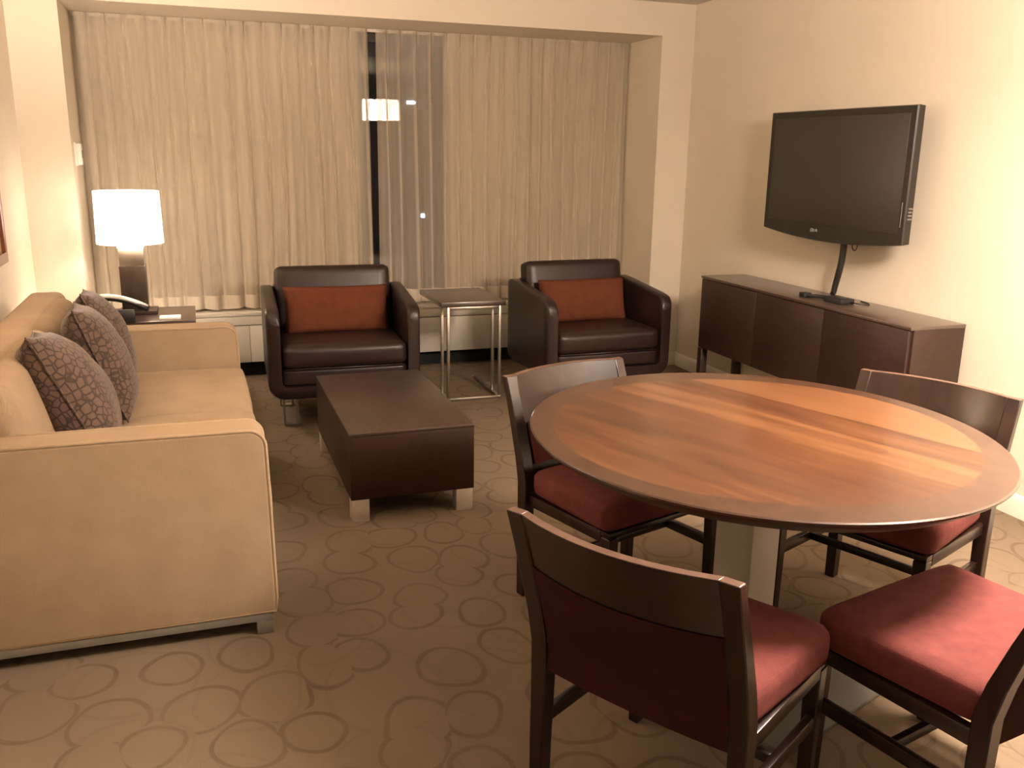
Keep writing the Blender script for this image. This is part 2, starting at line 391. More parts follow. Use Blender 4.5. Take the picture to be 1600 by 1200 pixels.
# ------------------------------------------------------------------ room shell
XL, XR, YP, YR, ZC = -.88, 3.29, 5.75, -4.2, 2.48
AL, AR, AZ, YW = -.62, 3.045, 2.272, 6.46      # window alcove
struct('floor', box(BM(), XL-.1, XR+.1, YR-.1, YW+.12, -.1, 0), MAT['carpet'])
struct('ceiling', box(BM(), XL-.1, XR+.1, YR-.1, YP, ZC, ZC+.1), MAT['ceiling'])
struct('wall_left', box(BM(), XL-.1, XL, YR-.1, YP, 0, ZC), MAT['wall'])
struct('wall_right', box(BM(), XR, XR+.1, YR-.1, YP, 0, ZC), MAT['wall'])
struct('wall_rear', box(BM(), XL, XR, YR-.1, YR, 0, ZC), MAT['wall'])
bm = BM()
box(bm, XL-.1, AL, YP, YW+.12, 0, ZC+.1)          # left pier and alcove cheek
box(bm, AR, XR+.1, YP, YW+.12, 0, ZC+.1)          # right pier and alcove cheek
box(bm, AL, AR, YP, YW+.12, AZ, ZC+.1)            # header and soffit
box(bm, AL, AR, YW, YW+.12, 0, .43)               # sill wall behind the convector
struct('wall_window', bm, MAT['wall'])
def skirting(name, a, b, d):
    # a moulded baseboard running along one wall
    prof = [(0, 0), (.014, 0), (.014, .075), (.011, .086), (.006, .095), (0, .098)]
    bm = BM()
    (x0, y0), (x1, y1) = a, b
    A, B = [], []
    for o, z in prof:
        A.append(bm.verts.new((x0+d[0]*o, y0+d[1]*o, z))); B.append(bm.verts.new((x1+d[0]*o, y1+d[1]*o, z)))
    for i in range(len(prof)): j = (i+1) % len(prof); bm.faces.new((A[i], B[i], B[j], A[j]))
    bm.faces.new(A[::-1]); bm.faces.new(B)
    struct(name, bm, MAT['trim'])
skirting('baseboard_right', (XR, YR), (XR, YP), (-1, 0))
skirting('baseboard_left', (XL, YR), (XL, YP), (1, 0))
skirting('baseboard_window', (AR, YP), (XR, YP), (0, -1))

# window: frame, mullions, glass
wf = thing('window_1', 'night window behind the curtains', 'window', (0, 0, 0)); del wf['label']; del wf['category']; wf['kind'] = 'structure'
bm = BM()
box(bm, AL, AR, 6.40, 6.46, .43, .48); box(bm, AL, AR, 6.40, 6.46, AZ-.06, AZ)
for x in (AL, 1.085, AR-.05): box(bm, x, x+.05, 6.40, 6.46, .43, AZ)
obj('window_frame', bm, MAT['window_frame'], wf, 30)
obj('window_glass', box(BM(), AL+.02, AR-.02, 6.425, 6.430, .45, AZ-.02), MAT['glass'], wf, 0)

# dark building across the street with two lit windows
ob = thing('office_building', 'dark office building outside at night with two lit windows, seen through the sheer curtain', 'building', (0, 14, 0))
obj('facade', box(BM(), -4, 9, 0, 2, -6, 6), MAT['outdoor'], ob, 0)
def at_y(px, py, y):
    d = (px-800)/FPX*r2 - (py-600)/FPX*u2 + fw
    return Vector((0, 0, 1.5)) + d*(y/d.y)
for px, py, wx, wz in ((643, 160, .13, .045), (661, 337, .055, .055)):
    p = at_y(px, py, 13.97)
    obj('lit_window', box(BM(), p.x-wx/2, p.x+wx/2, -.03, .02, p.z-wz/2, p.z+wz/2), MAT['lit_window'], ob, 0)

# ------------------------------------------------------------------ convector
cv = thing('convector_cabinet', 'long low cream metal convector cabinet under the curtains', 'heater', (0, 0, 0))
Y0 = 6.15
obj('top_panel', box(BM(), AL+.005, AR-.005, Y0-.004, 6.395, .425, .452, .004), MAT['convector'], cv)
obj('upper_band', box(BM(), AL+.005, AR-.005, Y0, Y0+.03, .365, .424, .003), MAT['convector'], cv)
for a, b in ((AL+.005, .30), (.302, 1.23), (1.232, 2.16), (2.162, AR-.005)):
    obj('front_panel', box(BM(), a, b, Y0, Y0+.02, .112, .360, .003), MAT['convector'], cv)
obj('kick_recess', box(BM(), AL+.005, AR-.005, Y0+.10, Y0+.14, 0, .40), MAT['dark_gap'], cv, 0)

# ------------------------------------------------------------------ curtains
def curtain(name, x0, x1, y, z0, z1, period, amp, mat, label, seed, hem=None, group=None, gather_top=True, skew=0):
    bm = BM(); nx = int((x1-x0)/period*14); nz = 26
    rnd = random.Random(seed); ph = rnd.random()*6
    V = {}
    zs = [z0 + (z1-z0)*(j/nz)**1.0 for j in range(nz+1)]
    if hem: zs = sorted(set([z for z in zs if abs(z-hem) > .03] + [hem]))
    for j, z in enumerate(zs):
        f = (z-z0)/(z1-z0)
        for i in range(nx+1):
            s = i/nx; x = x0+(x1-x0)*s
            wob = .35*noise.noise(Vector((s*9+seed, f*.8, 1.3)))
            a = 2*pi*(s*(x1-x0)/period + wob) + ph
            if gather_top:
                head = max(0, (f-.93)/.07)
                shape = (1-head)*(sin(a)*.75 + .25*sin(2*a+1+seed) ) + head*(2*max(0, sin(a))**6-.4)
            else: shape = sin(a)
            big = .25*noise.noise(Vector((s*14+seed*2, f*1.2, 5.1)))
            A = amp*(.55+.45*(1-f)) if not gather_top else amp*(.7+.3*(1-f))
            yy = y + A*shape + amp*big*(1-f)
            xx = x + .012*cos(a)*(1-f*.5) + skew*(1-f)
            V[i, j] = bm.verts.new((xx, yy, z + (.006*sin(a*.5+1) if j == 0 else 0)))
    for j in range(len(zs)-1):
        for i in range(nx):
            fc = bm.faces.new((V[i, j], V[i+1, j], V[i+1, j+1], V[i, j+1]))
            if hem and zs[j+1] <= hem+1e-6: fc.material_index = 1
    return tag(obj(name, bm, mat, None, 180), label, 'curtain', group)
curtain('drape_curtain', AL+.02, 1.10, 6.300, .462, AZ-.006, .112, .034, MAT['drape'], 'opaque cream pleated drape hanging behind the left-hand sheer', 3)
curtain('drape_curtain', 1.695, AR-.015, 6.300, .462, AZ-.006, .105, .032, MAT['drape'], 'opaque cream pleated drape hanging behind the right-hand sheer', 8)
curtain('sheer_curtain', AL+.016, 1.150, 6.215, .470, AZ-.004, .112, .030, [MAT['sheer'], MAT['sheer_hem']], 'cream sheer curtain covering the left half of the window, behind the lit table lamp', 5, hem=.56, skew=.010)
curtain('sheer_curtain', 1.205, AR-.018, 6.215, .470, AZ-.004, .100, .028, [MAT['sheer'], MAT['sheer_hem']], 'cream sheer curtain covering the right half of the window, dark glass showing through one side', 12, hem=.56)
ct = tag(obj('curtain_track', box(BM(), AL+.02, AR-.02, 6.252, 6.264, AZ-.022, AZ-.001, .003), MAT['trim']), 'thin curtain track on the alcove soffit above the window', 'curtain track')

# thermostat on alcove cheek
th = thing('thermostat', 'small white thermostat on the alcove side wall by the left curtain', 'thermostat', (AL, 5.90, 1.455))
obj('back_plate', box(BM(), 0, .010, -.045, .045, -.066, .066, .003), MAT['white_plastic'], th)
obj('cover', box(BM(), .010, .036, -.040, .040, -.060, .060, .006), MAT['white_plastic'], th)
obj('dial', box(BM(), .036, .040, -.006, .006, -.022, .022, .001), MAT['pewter'], th)

# framed picture, left wall
fp = thing('framed_picture', 'red-brown framed picture on the left wall above the sofa', 'picture', (XL, 4.47, 1.40))
W, Hh = .40, .44
bm = BM()
for a in ((-W, W, -Hh, -Hh+.05), (-W, W, Hh-.05, Hh), (-W, -W+.05, -Hh+.05, Hh-.05), (W-.05, W, -Hh+.05, Hh-.05)):
    box(bm, .002, .032, a[0], a[1], a[2], a[3], .004)
obj('frame', bm, MAT['frame'], fp)
obj('print', box(BM(), .004, .016, -W+.05, W-.05, -Hh+.05, Hh-.05), MAT['art'], fp, 0)

# ------------------------------------------------------------------ lamps of the room
# drum pendant over the dining end (its reflection shows in the window)
PX, PY, PZ0, PZ1, PR = 2.21, 1.52, 1.86, 2.09, .25
pd = thing('drum_pendant', 'lit drum pendant light hanging near the dining table', 'light', (PX, PY, PZ0))
obj('drum_shade', lathe(BM(), [(PR-.004, .004), (PR, 0), (PR, PZ1-PZ0), (PR-.004, PZ1-PZ0), (PR-.004, .004)], 64), MAT['shade_pendant'], pd)
obj('bottom_diffuser', lathe(BM(), [(0, .006), (PR-.006, .006), (PR-.006, .010), (0, .010)], 64), MAT['shade_pendant_bottom'], pd)
obj('top_diffuser', lathe(BM(), [(0, .180), (PR-.006, .180), (PR-.006, .184), (0, .184)], 64), MAT['shade_pendant_top'], pd)
obj('rod', tube(BM(), [(0, 0, .184), (0, 0, ZC-PZ0-.02)], .006), MAT['chrome'], pd)
obj('canopy', lathe(BM(), [(0, ZC-PZ0-.03), (.06, ZC-PZ0-.03), (.065, ZC-PZ0-.002), (0, ZC-PZ0-.002)], 32), MAT['chrome'], pd)

# bowl sconce, left wall above the sofa (just outside the frame)
sc = thing('wall_sconce', 'bowl wall sconce on the left wall above the sofa', 'light', (XL, 3.78, 1.62))
obj('back_plate', box(BM(), 0.001, .015, -.05, .05, -.09, .05, .004), MAT['chrome'], sc)
obj('bowl', lathe(BM(), [(0, -.11), (.05, -.10), (.085, -.06), (.10, 0), (.096, 0), (.082, -.055), (.048, -.093), (0, -.10)], 40, c=(.118, 0)), MAT['white_plastic'], sc)
ld = bpy.data.lights.new('sconce_bulb', 'POINT'); ld.energy = SCONCE_W; ld.color = WARM; ld.shadow_soft_size = .025
lo = bpy.data.objects.new('sconce_bulb', ld); COL.objects.link(lo); lo.parent = sc; lo.location = (.118, 0, -.012)

# ------------------------------------------------------------------ sofa
X0, X1, SY0, SY1 = -.865, .160, 2.700, 4.672
sf = thing('sofa', 'long tan chenille sofa with piped arms along the left wall', 'sofa', (0, 0, 0))
arm_prof = [(X0, .072), (X1+.006, .072), (X1+.010, .12), (X1+.004, .45)] + arc(X1-.052, .628, .052, 0, 90, 7) + [(-.30, .683), (X0, .683)]
for ya, yb, outer in ((SY0, SY0+.135, SY0), (SY1-.135, SY1, SY1)):
    if ya > 4: arm_prof = [(p[0], p[1]-.022 if p[1] > .5 else p[1]) for p in arm_prof]
    a = obj('arm', prism(BM(), arm_prof, 'y', ya, yb, bev=.012, seg=3), MAT['sofa'], sf, 45)
    for yy in (ya+.005, yb-.005):
        path = [(X0+.01, yy, arm_prof[-1][1]-.004)] + [(p[0]-.001, yy, p[1]-.002) for p in reversed(arm_prof[4:-1])] + [(X1+.003, yy, .45), (X1+.008, yy, .12), (X1+.005, yy, .078), (X0+.01, yy, .078)]
        obj('piping', tube(BM(), path, .0058, 8), MAT['sofa_pipe'], a, 180)
obj('seat_platform', box(BM(), X0+.02, .128, SY0+.136, SY1-.136, .075, .272, .012, 3), MAT['sofa'], sf)
back_prof = [(X0+.005, .075), (-.60, .075), (-.592, .72)] + arc(-.632, .800, .04, 0, 90, 5) + arc(-.715, .800, .04, 90, 165, 5)
obj('back_frame', prism(BM(), back_prof, 'y', SY0+.136, SY1-.01, bev=.012, seg=3), MAT['sofa'], sf, 45)
mid = 3.765
for a, b in ((SY0+.139, mid-.004), (mid+.004, SY1-.139)):
    c = obj('seat_cushion', soft_box(-.50, .176, a, b, .274, .460, .024, (.012, .0, .014)), MAT['sofa'], sf, 180)
    for zz in (.296, .440):
        obj('piping', tube(BM(), [(-.44, a+.012, zz), (.14, a+.012, zz)] + [(p[0], p[1], zz) for p in reversed(arc(.147, a+.034, .026, -80, 0, 4)[::-1])] + [(.176, (a+b)/2, zz)] + [(p[0], p[1], zz) for p in arc(.147, b-.034, .026, 0, 80, 4)] + [(.14, b-.012, zz), (-.44, b-.012, zz)], .004, 6), MAT['sofa_pipe'], c, 180)
    t = soft_box(-.080, .080, a, b, -.01, .395, .050, (.018, 0, .012))
    bmesh.ops.transform(t, matrix=Matrix.Translation((-.535, 0, .436)) @ Matrix.Rotation(radians(-14), 4, 'Y'), verts=t.verts)
    obj('back_cushion', t, MAT['sofa'], sf, 180)
bm = BM()
box(bm, X0+.02, X1-.004, SY0+.004, SY0+.045, .044, .072, .003); box(bm, X0+.02, X1-.004, SY1-.045, SY1-.004, .044, .072, .003)
box(bm, X1-.05, X1-.006, SY0+.045, SY1-.045, .044, .072, .003)
obj('base_rail', bm, MAT['pewter'], sf)
for x in (X0+.03, X1-.058):
    for y in (SY0+.004, SY1-.054): obj('foot', box(BM(), x, x+.052, y, y+.05, 0, .046, .003), MAT['pewter'], sf)

# scatter pillows
def pillow(top, bottom, size, t, label, seed, lat_down=.09):
    top, bottom = Vector(top), Vector(bottom)
    upv = (top-bottom).normalized()
    mid_ = (top+bottom)/2
    sight = (mid_-Vector((0, 0, 1.5))); lat = Vector((sight.x, sight.y, 0)).normalized(); lat.z = -lat_down; lat.normalize()
    nrm = lat.cross(upv).normalized(); lat = upv.cross(nrm).normalized()
    bm = cushion_mesh(size, size, t, 26, .05, .42, .010, seed)
    Mx = Matrix((( lat.x, nrm.x, upv.x, 0), (lat.y, nrm.y, upv.y, 0), (lat.z, nrm.z, upv.z, 0), (0, 0, 0, 1)))
    o = obj('throw_pillow', bm, MAT['pillow'], None, 180)
    o.matrix_world = Matrix.Translation(mid_ + lat*size/2) @ Mx
    tag(o, label, 'pillow', 'patterned throw pillows on the sofa')
    # seam cord around the edge
    n = 20; path = []
    for k in range(4*n):
        q, f = divmod(k, n); s = -1+2*f/n
        u, v = [(s, -1), (1, s), (-s, 1), (-1, -s)][q]
        path.append((size/2*u*(1-.05*(1-v*v)), 0, size/2*v*(1-.05*(1-u*u))))
    obj('edge_cord', tube(BM(), path, .0035, 6, closed=True), MAT['pillow'], o, 180)
pillow((-.532, 3.14, .922), (-.315, 3.10, .470), .48, .27, 'brown pebble-patterned throw pillow nearest the front arm of the sofa', 1)
pillow((-.450, 3.62, .925), (-.285, 3.60, .470), .46, .22, 'brown pebble-patterned throw pillow in the middle of the three on the sofa', 2, .07)
pillow((-.475, 4.08, .935), (-.300, 4.05, .470), .44, .20, 'brown pebble-patterned throw pillow farthest back, nearest the end table', 3, .05)

# ------------------------------------------------------------------ end table, lamp, phone, card
ET = .585
et = thing('end_table', 'dark wood end table between the sofa and the window, holding the lamp', 'table', (0, 0, 0))
obj('tabletop', box(BM(), -.60, -.028, 5.19, 5.68, ET-.035, ET, .003), MAT['wenge_x'], et)
obj('apron', box(BM(), -.57, -.058, 5.22, 5.65, ET-.10, ET-.035, .002), MAT['wenge_x'], et)
for x in (-.575, -.098):
    for y in (5.215, 5.61): obj('leg', box(BM(), x, x+.045, y, y+.045, 0, ET-.036, .003), MAT['wenge'], et)

lp = thing('table_lamp', 'lit table lamp with white drum shade and dark block base', 'lamp', (-.343, 5.50, ET))
obj('foot', box(BM(), -.085, .115, -.085, .085, 0, .022, .003), MAT['lampwood'], lp)
obj('column', box(BM(), -.068, .068, -.068, .068, .022, .275, .004), MAT['lampwood'], lp)
obj('collar', box(BM(), -.064, .064, -.064, .064, .275, .372, .003), MAT['chrome'], lp)
obj('cap', box(BM(), -.068, .068, -.068, .068, .372, .384, .002), MAT['white_plastic'], lp)
obj('stem', tube(BM(), [(0, 0, .384), (0, 0, .66)], .008), MAT['chrome'], lp)
obj('lamp_shade', lathe(BM(), [(.172, .395), (.175, .395), (.170, .680), (.167, .680), (.172, .395)], 64), MAT['shade_table'], lp)
obj('diffuser', lathe(BM(), [(0, .668), (.165, .668), (.165, .672), (0, .672)], 48), MAT['white_plastic'], lp)
ld = bpy.data.lights.new('lamp_bulb', 'POINT'); ld.energy = 2.8; ld.color = WARM; ld.shadow_soft_size = .03
lo = bpy.data.objects.new('lamp_bulb', ld); COL.objects.link(lo); lo.parent = lp; lo.location = (0.02, 0, .50)

ph = thing('desk_phone', 'black desk phone with silver handset on the end table', 'phone', (-.44, 5.288, ET), radians(4))
obj('body', prism(BM(), [(-.12, 0), (.11, 0), (.11, .018), (-.12, .075)], 'x', -.10, .10, bev=.006), MAT['black'], ph)
hp = [(-.115+.28*f, -.02 - .02*sin(pi*f), .098+.048*sin(pi*(.15+.75*f)) - .055*f) for f in [i/14 for i in range(15)]]
hb = BM(); tube(hb, hp, [.020 if (i < 3 or i > 11) else .015 for i in range(15)], 12)
hs = obj('handset', hb, MAT['black'], ph, 180)
obj('silver_back', tube(BM(), [(p[0], p[1]-.004, p[2]+.011) for p in hp], .0125, 12), MAT['silver'], hs, 180, label='silver top shell of handset')
obj('keypad', box(BM(), -.02, .075, -.095, .0, .030, .036, .002, mtx=Matrix.Rotation(radians(-12), 4, 'X')), MAT['pewter'], ph)
tag(obj('note_card', box(BM(), -.215, -.105, 5.235, 5.315, ET+.0005, ET+.012, .002), MAT['paper']), 'small white note pad on the end table beside the phone', 'note pad')

# ------------------------------------------------------------------ leather armchairs
def make_armchair(label):
    W, hf, hb, D, zb = .836, .672, .722, .66, .172
    t = thing('armchair', label, 'armchair', (0, 0, 0), 0, 'brown leather armchairs by the window')
    T = .072; ro, ri = .085, .03; hw = W/2
    ys = [(0, -.072), (.006, -.048), (.018, -.026), (.036, -.011), (.06, -.003), (.10, 0), (.2, 0), (.35, 0), (.5, 0), (.60, 0), (.635, -.004), (.652, -.016), (D, -.035)]
    bm = BM(); rings = []
    for y, dz in ys:
        ins = {0: .014, .006: .008, .018: .003}.get(y, .012 if y == D else (.004 if y == .652 else 0))
        top = hf + (hb-hf)*min(1, max(0, (y-.05)/.5)) + dz
        e = .014
        outer = [(-hw+ins+e, top), (-hw+ins+.004, top-.006), (-hw+ins, top-e-.004), (-hw+ins, .40)]
        outer += [(p[0], p[1]) for p in arc(-hw+ins+ro, zb+ins*.6+ro, ro, 180, 270, 6)]
        outer += [(-p[0], p[1]) for p in reversed(outer)]
        h2 = hw-T
        inner = [(-h2-e-ins*.2, top), (-h2-.004, top-.006), (-h2, top-e-.004), (-h2, .40)]
        inner += [(p[0], p[1]) for p in arc(-h2+ri, zb+T+ri, ri, 180, 270, 6)]
        inner += [(-p[0], p[1]) for p in reversed(inner)]
        rings.append(([bm.verts.new((p[0], y, p[1])) for p in outer], [bm.verts.new((p[0], y, p[1])) for p in inner]))
    n = len(rings[0][0])
    for (o1, i1), (o2, i2) in zip(rings, rings[1:]):
        for k in range(n-1):
            bm.faces.new((o1[k], o1[k+1], o2[k+1], o2[k])); bm.faces.new((i1[k], i1[k+1], i2[k+1], i2[k]))
        bm.faces.new((o1[0], i1[0], i2[0], o2[0])); bm.faces.new((o1[-1], i1[-1], i2[-1], o2[-1]))
    for o1, i1 in (rings[0], rings[-1]):
        for k in range(n-1): bm.faces.new((o1[k], o1[k+1], i1[k+1], i1[k]))
    obj('arm_shell', bm, MAT['leather'], t, 50)
    h2 = hw-T
    obj('outer_back', box(BM(), -h2-.002, h2+.002, .600, D-.008, zb+.05, hb+.002, .016, 3), MAT['leather'], t)
    obj('seat_base', soft_box(-h2+.004, h2-.004, .022, .58, zb+T+.002, .338, .016, (0, .006, 0)), MAT['leather'], t, 180)
    wl = obj('seat_cushion', soft_box(-h2+.004, h2-.004, .004, .585, .342, .468, .034, (0, .012, .012)), MAT['leather'], t, 180)
    obj('welt', tube(BM(), [(-h2+.02, .012, .340), (h2-.02, .012, .340)], .006, 8), MAT['leather'], t, 180)
    bt = soft_box(-.337, .337, -.065, .065, 0, .372, .034, (0, .012, .004))
    bmesh.ops.transform(bt, matrix=Matrix.Translation((0, .535, .462)) @ Matrix.Rotation(radians(-11), 4, 'X'), verts=bt.verts)
    obj('back_cushion', bt, MAT['leather'], t, 180)
    for x in (-.302, .302):
        for y in (.115, .53):
            bm = BM(); o = rrect(-.04, .04, 0, .176, .012, 3); i = rrect(-.030, .030, .010, .166, .006, 3)
            for yy, in ((-.022,), (.022,)): pass
            A = [[bm.verts.new((p[0], yy, p[1])) for p in q] for q in (o, i) for yy in (-.022, .022)]
            m = len(o)
            for k in range(m):
                j = (k+1) % m
                bm.faces.new((A[0][k], A[0][j], A[1][j], A[1][k])); bm.faces.new((A[2][k], A[2][j], A[3][j], A[3][k]))
                bm.faces.new((A[0][k], A[0][j], A[2][j], A[2][k])); bm.faces.new((A[1][k], A[1][j], A[3][j], A[3][k]))
            bmesh.ops.translate(bm, vec=(x, y, 0), verts=bm.verts)
            obj('leg', bm, MAT['chrome'], t, 30)
    return t
C1 = (.739, 4.864, radians(-2.0)); C2 = (2.314, 4.823, radians(1.9))
ac = make_armchair('brown leather armchair left of the small side table')
ac.location = (C1[0], C1[1], 0); ac.rotation_euler = (0, 0, C1[2])
dup(ac, (C2[0], C2[1], 0), C2[2], 'brown leather armchair right of the small side table')
def lumbar(c, dx, label, seed):
    x, y, th = c
    bm = cushion_mesh(.60, .275, .13, 22, .03, .38, .008, seed)
    o = obj('lumbar_cushion', bm, MAT['rust'], None, 180)
    o.matrix_world = Matrix.Translation((x, y, 0)) @ Matrix.Rotation(th, 4, 'Z') @ Matrix.Translation((dx, .400, .600)) @ Matrix.Rotation(radians(-14), 4, 'X')
    tag(o, label, 'cushion', 'rust lumbar cushions')
lumbar(C1, .0, 'rust orange lumbar cushion on the left leather armchair', 4)
lumbar(C2, .0, 'rust orange lumbar cushion on the right leather armchair', 9)

# ------------------------------------------------------------------ coffee table
cf = thing('coffee_table', 'low dark wood box coffee table with metal block legs', 'table', (.534, 3.504, 0))
Wc, Dc = .528, 1.035
obj('body', box(BM(), 0, Wc, 0, Dc, .099, .372, .002), MAT['wenge'], cf)
obj('top_panel', box(BM(), -.001, Wc+.001, -.001, Dc+.001, .373, .386, .002), MAT['wenge_low'], cf)
for x in (.004, Wc-.076):
    for y in (.004, Dc-.076): obj('leg', box(BM(), x, x+.072, y, y+.072, 0, .098, .002), MAT['steel_legs'], cf)

# ------------------------------------------------------------------ small side table between the armchairs
st = thing('side_table', 'small side table with dark top on slim steel frame between the armchairs', 'table', (1.368, 5.205, 0))
w_, d_, zt = .41, .56, .620
obj('tabletop', box(BM(), 0, w_, 0, d_, zt-.030, zt, .002), MAT['wenge_top'], st)
q = .009
for x in (.045, w_-.035):
    for y in (.012, .155): obj('post', box(BM(), x-q, x+q, y-q, y+q, .018, zt-.031, .002), MAT['chrome'], st)
    obj('foot_bar', box(BM(), x-q, x+q, .004, d_-.02, 0, .018, .002), MAT['chrome'], st)
for z in (0, zt-.049): obj('cross_bar', box(BM(), .045+q, w_-.035-q, .004, .020, z, z+.018, .002), MAT['chrome'], st)

# ------------------------------------------------------------------ sideboard
sb = thing('sideboard', 'long dark wood sideboard against the right wall below the television', 'sideboard', (0, 0, 0))
bx0, bx1, by0, by1, bz0, bz1 = 2.962, 3.272, 3.130, 4.915, .325, .777
bm = BM()
box(bm, bx0+.022, bx1, by0, by1, bz0, bz1-.016, .002)
obj('carcass', bm, MAT['cabinet'], sb)
obj('top_panel', box(BM(), bx0, bx1, by0-.002, by1+.002, bz1-.016, bz1, .002), MAT['cabinet_top'], sb)
dw = (by1-by0-.02)/3
for k in range(3):
    obj('door', box(BM(), bx0+.001, bx0+.021, by0+.01+k*dw+.0015, by0+.01+(k+1)*dw-.0015, bz0+.004, bz1-.019, .0015), MAT['cabinet'], sb)
for x in (bx0+.004, bx1-.05):
    for y in (by0+.004, by1-.05): obj('leg', box(BM(), x, x+.046, y, y+.046, 0, bz0-.001, .003), MAT['cabinet'], sb)

# ------------------------------------------------------------------ television
TX = 3.115; TY0, TY1, TZ0, TZ1 = 3.415, 4.525, 1.105, 1.738
tv = thing('television', 'black flat-screen television mounted on the right wall', 'television', (TX, (TY0+TY1)/2, (TZ0+TZ1)/2))
hw, hh = (TY1-TY0)/2, (TZ1-TZ0)/2
n = 24
def tv_outline(inset=0, sag=.036):
    pts = [(hw-inset, hh-inset), (-hw+inset, hh-inset)]
    for i in range(n+1):
        s = -1+2*i/n
        pts.append(((hw-inset)*s, -hh+inset - sag*(1-s*s)))
    return pts
bm = BM()
A = [bm.verts.new((0, *p)) for p in tv_outline(.004)]; B = [bm.verts.new((.008, *p)) for p in tv_outline(0)]
C = [bm.verts.new((.045, *p)) for p in tv_outline(.004)]; D = [bm.verts.new((.075, *p)) for p in tv_outline(.045)]
E = [bm.verts.new((.105, *p)) for p in tv_outline(.12, .02)]
for P_, Q_ in ((A, B), (B, C), (C, D), (D, E)):
    for i in range(len(A)): j = (i+1) % len(A); bm.faces.new((P_[i], P_[j], Q_[j], Q_[i]))
bm.faces.new(A[::-1]); bm.faces.new(E)
obj('casing', bm, MAT['gloss_black'], tv, 32)
obj('screen', box(BM(), -.0025, .006, -hw+.038, hw-.038, -hh+.050, hh-.036, .0012), MAT['screen'], tv)
obj('wall_mount', box(BM(), .100, XR-TX-.002, -.22, .22, -.16, .16, .004), MAT['black'], tv)
bm = BM()
for k in range(4): box(bm, .014, .036, -hw-.004, -hw+.004, -.20+k*.016, -.192+k*.016, .001)
obj('button_strip', bm, MAT['pewter'], tv)
obj('bezel_glint', box(BM(), -.0045, -.001, -hw+.022, -hw+.025, -.235, -.12, .0005), MAT['pewter'], tv)  # thin grey bar stands in for a reflection on the bezel
# emblem: ring with a face-like mark, and two letters
bm = BM()
bmesh.ops.create_circle
em_y = .112; em_z = -hh+.018
def ring(bm, cy, cz, r0, r1, x0, x1, n=28, a0=0, a1=360):
    R_ = []
    for k in range(n+1):
        a = radians(a0+(a1-a0)*k/n)
        R_.append([bm.verts.new((x, cy+r*cos(a), cz+r*sin(a))) for r, x in ((r0, x0), (r1, x0), (r1, x1), (r0, x1))])
    for P_, Q_ in zip(R_, R_[1:]):
        for i in range(4): j = (i+1) % 4; bm.faces.new((P_[i], P_[j], Q_[j], Q_[i]))
ring(bm, em_y, em_z, .0085, .0105, -.0045, -.001)
box(bm, -.0045, -.001, em_y-.001, em_y+.001, em_z-.004, em_z+.004); box(bm, -.0045, -.001, em_y-.005, em_y+.001, em_z-.004, em_z-.002)
bmesh.ops.create_circle(bm, cap_ends=True, segments=10, radius=.0016, matrix=Matrix.Translation((-.0042, em_y+.0045, em_z+.004)) @ Matrix.Rotation(pi/2, 4, 'Y'))
# letters L and G (reading towards the viewer, whose right is -Y)
lx = em_y-.016
box(bm, -.0045, -.001, lx-.0022, lx, em_z-.008, em_z+.008); box(bm, -.0045, -.001, lx-.010, lx, em_z-.008, em_z-.0058)
ring(bm, lx-.0215, em_z, .0058, .008, -.0045, -.001, 22, -40+180-180, 0)
ring(bm, lx-.0215, em_z, .0058, .008, -.0045, -.001, 22, 0, 360-0-230+100)
box(bm, -.0045, -.001, lx-.0295, lx-.0215, em_z-.0011, em_z+.0011); box(bm, -.0045, -.001, lx-.0295, lx-.0273, em_z-.0065, em_z+.0011)
obj('logo', bm, MAT['logo_grey'], tv, 30)
obj('cord_loop', tube(BM(), [(.03, -.20+.020*cos(a), -hh-.030-.030*sin(a)) for a in [pi*i/12 for i in range(13)]], .0028, 8), MAT['black'], tv, 180)

# cable bundle and adapter on the sideboard
pts = [(3.20, 3.92, 1.085), (3.20, 3.920, 1.02), (3.20, 3.925, .965), (3.205, 3.945, .90), (3.21, 3.965, .845), (3.21, 3.975, .80), (3.20, 3.97, .7925)]
tag(obj('cable_bundle', tube(BM(), pts, [.016, .017, .017, .017, .016, .015, .014], 14), MAT['black']), 'thick black wrapped cable bundle running from television to sideboard', 'cable')
ad = thing('adapter_box', 'small black adapter box with loose cords on the sideboard top', 'adapter', (3.10, 3.80, bz1))
obj('body', box(BM(), -.04, .045, -.075, .065, 0, .028, .005), MAT['black'], ad)
pts = [(.0, .065, .014), (-.02, .12, .012), (-.05, .18, .008), (-.03, .215, .006), (.02, .20, .006), (.03, .14, .008), (.01, .10, .012)]
obj('cord', tube(BM(), pts, .007, 10), MAT['black'], ad, 180)
obj('plug', box(BM(), -.065, -.02, .185, .235, 0, .024, .004), MAT['black'], ad)
obj('thin_cord', tube(BM(), [(.02, -.075, .012), (.05, -.12, .006), (.09, -.13, .004), (.12, -.09, .004), (.13, -.02, .004)], .003, 8), MAT['black'], ad, 180)

# ------------------------------------------------------------------ round dining table
RA = radians(20)
dt = thing('dining_table', 'large round wood dining table with darker rim on a square metal pedestal', 'table', (1.486, 2.110, 0), RA)
R0 = .664; zt = .742
bm = BM()
lathe(bm, [(0, zt), (.3, zt), (R0-.004, zt), (R0, zt-.003), (R0, zt-.008), (R0-.006, zt-.014), (R0-.050, zt-.044), (.3, zt-.044), (0, zt-.044)], 128)
top = obj('tabletop', bm, MAT['tabletop'], dt, 30)
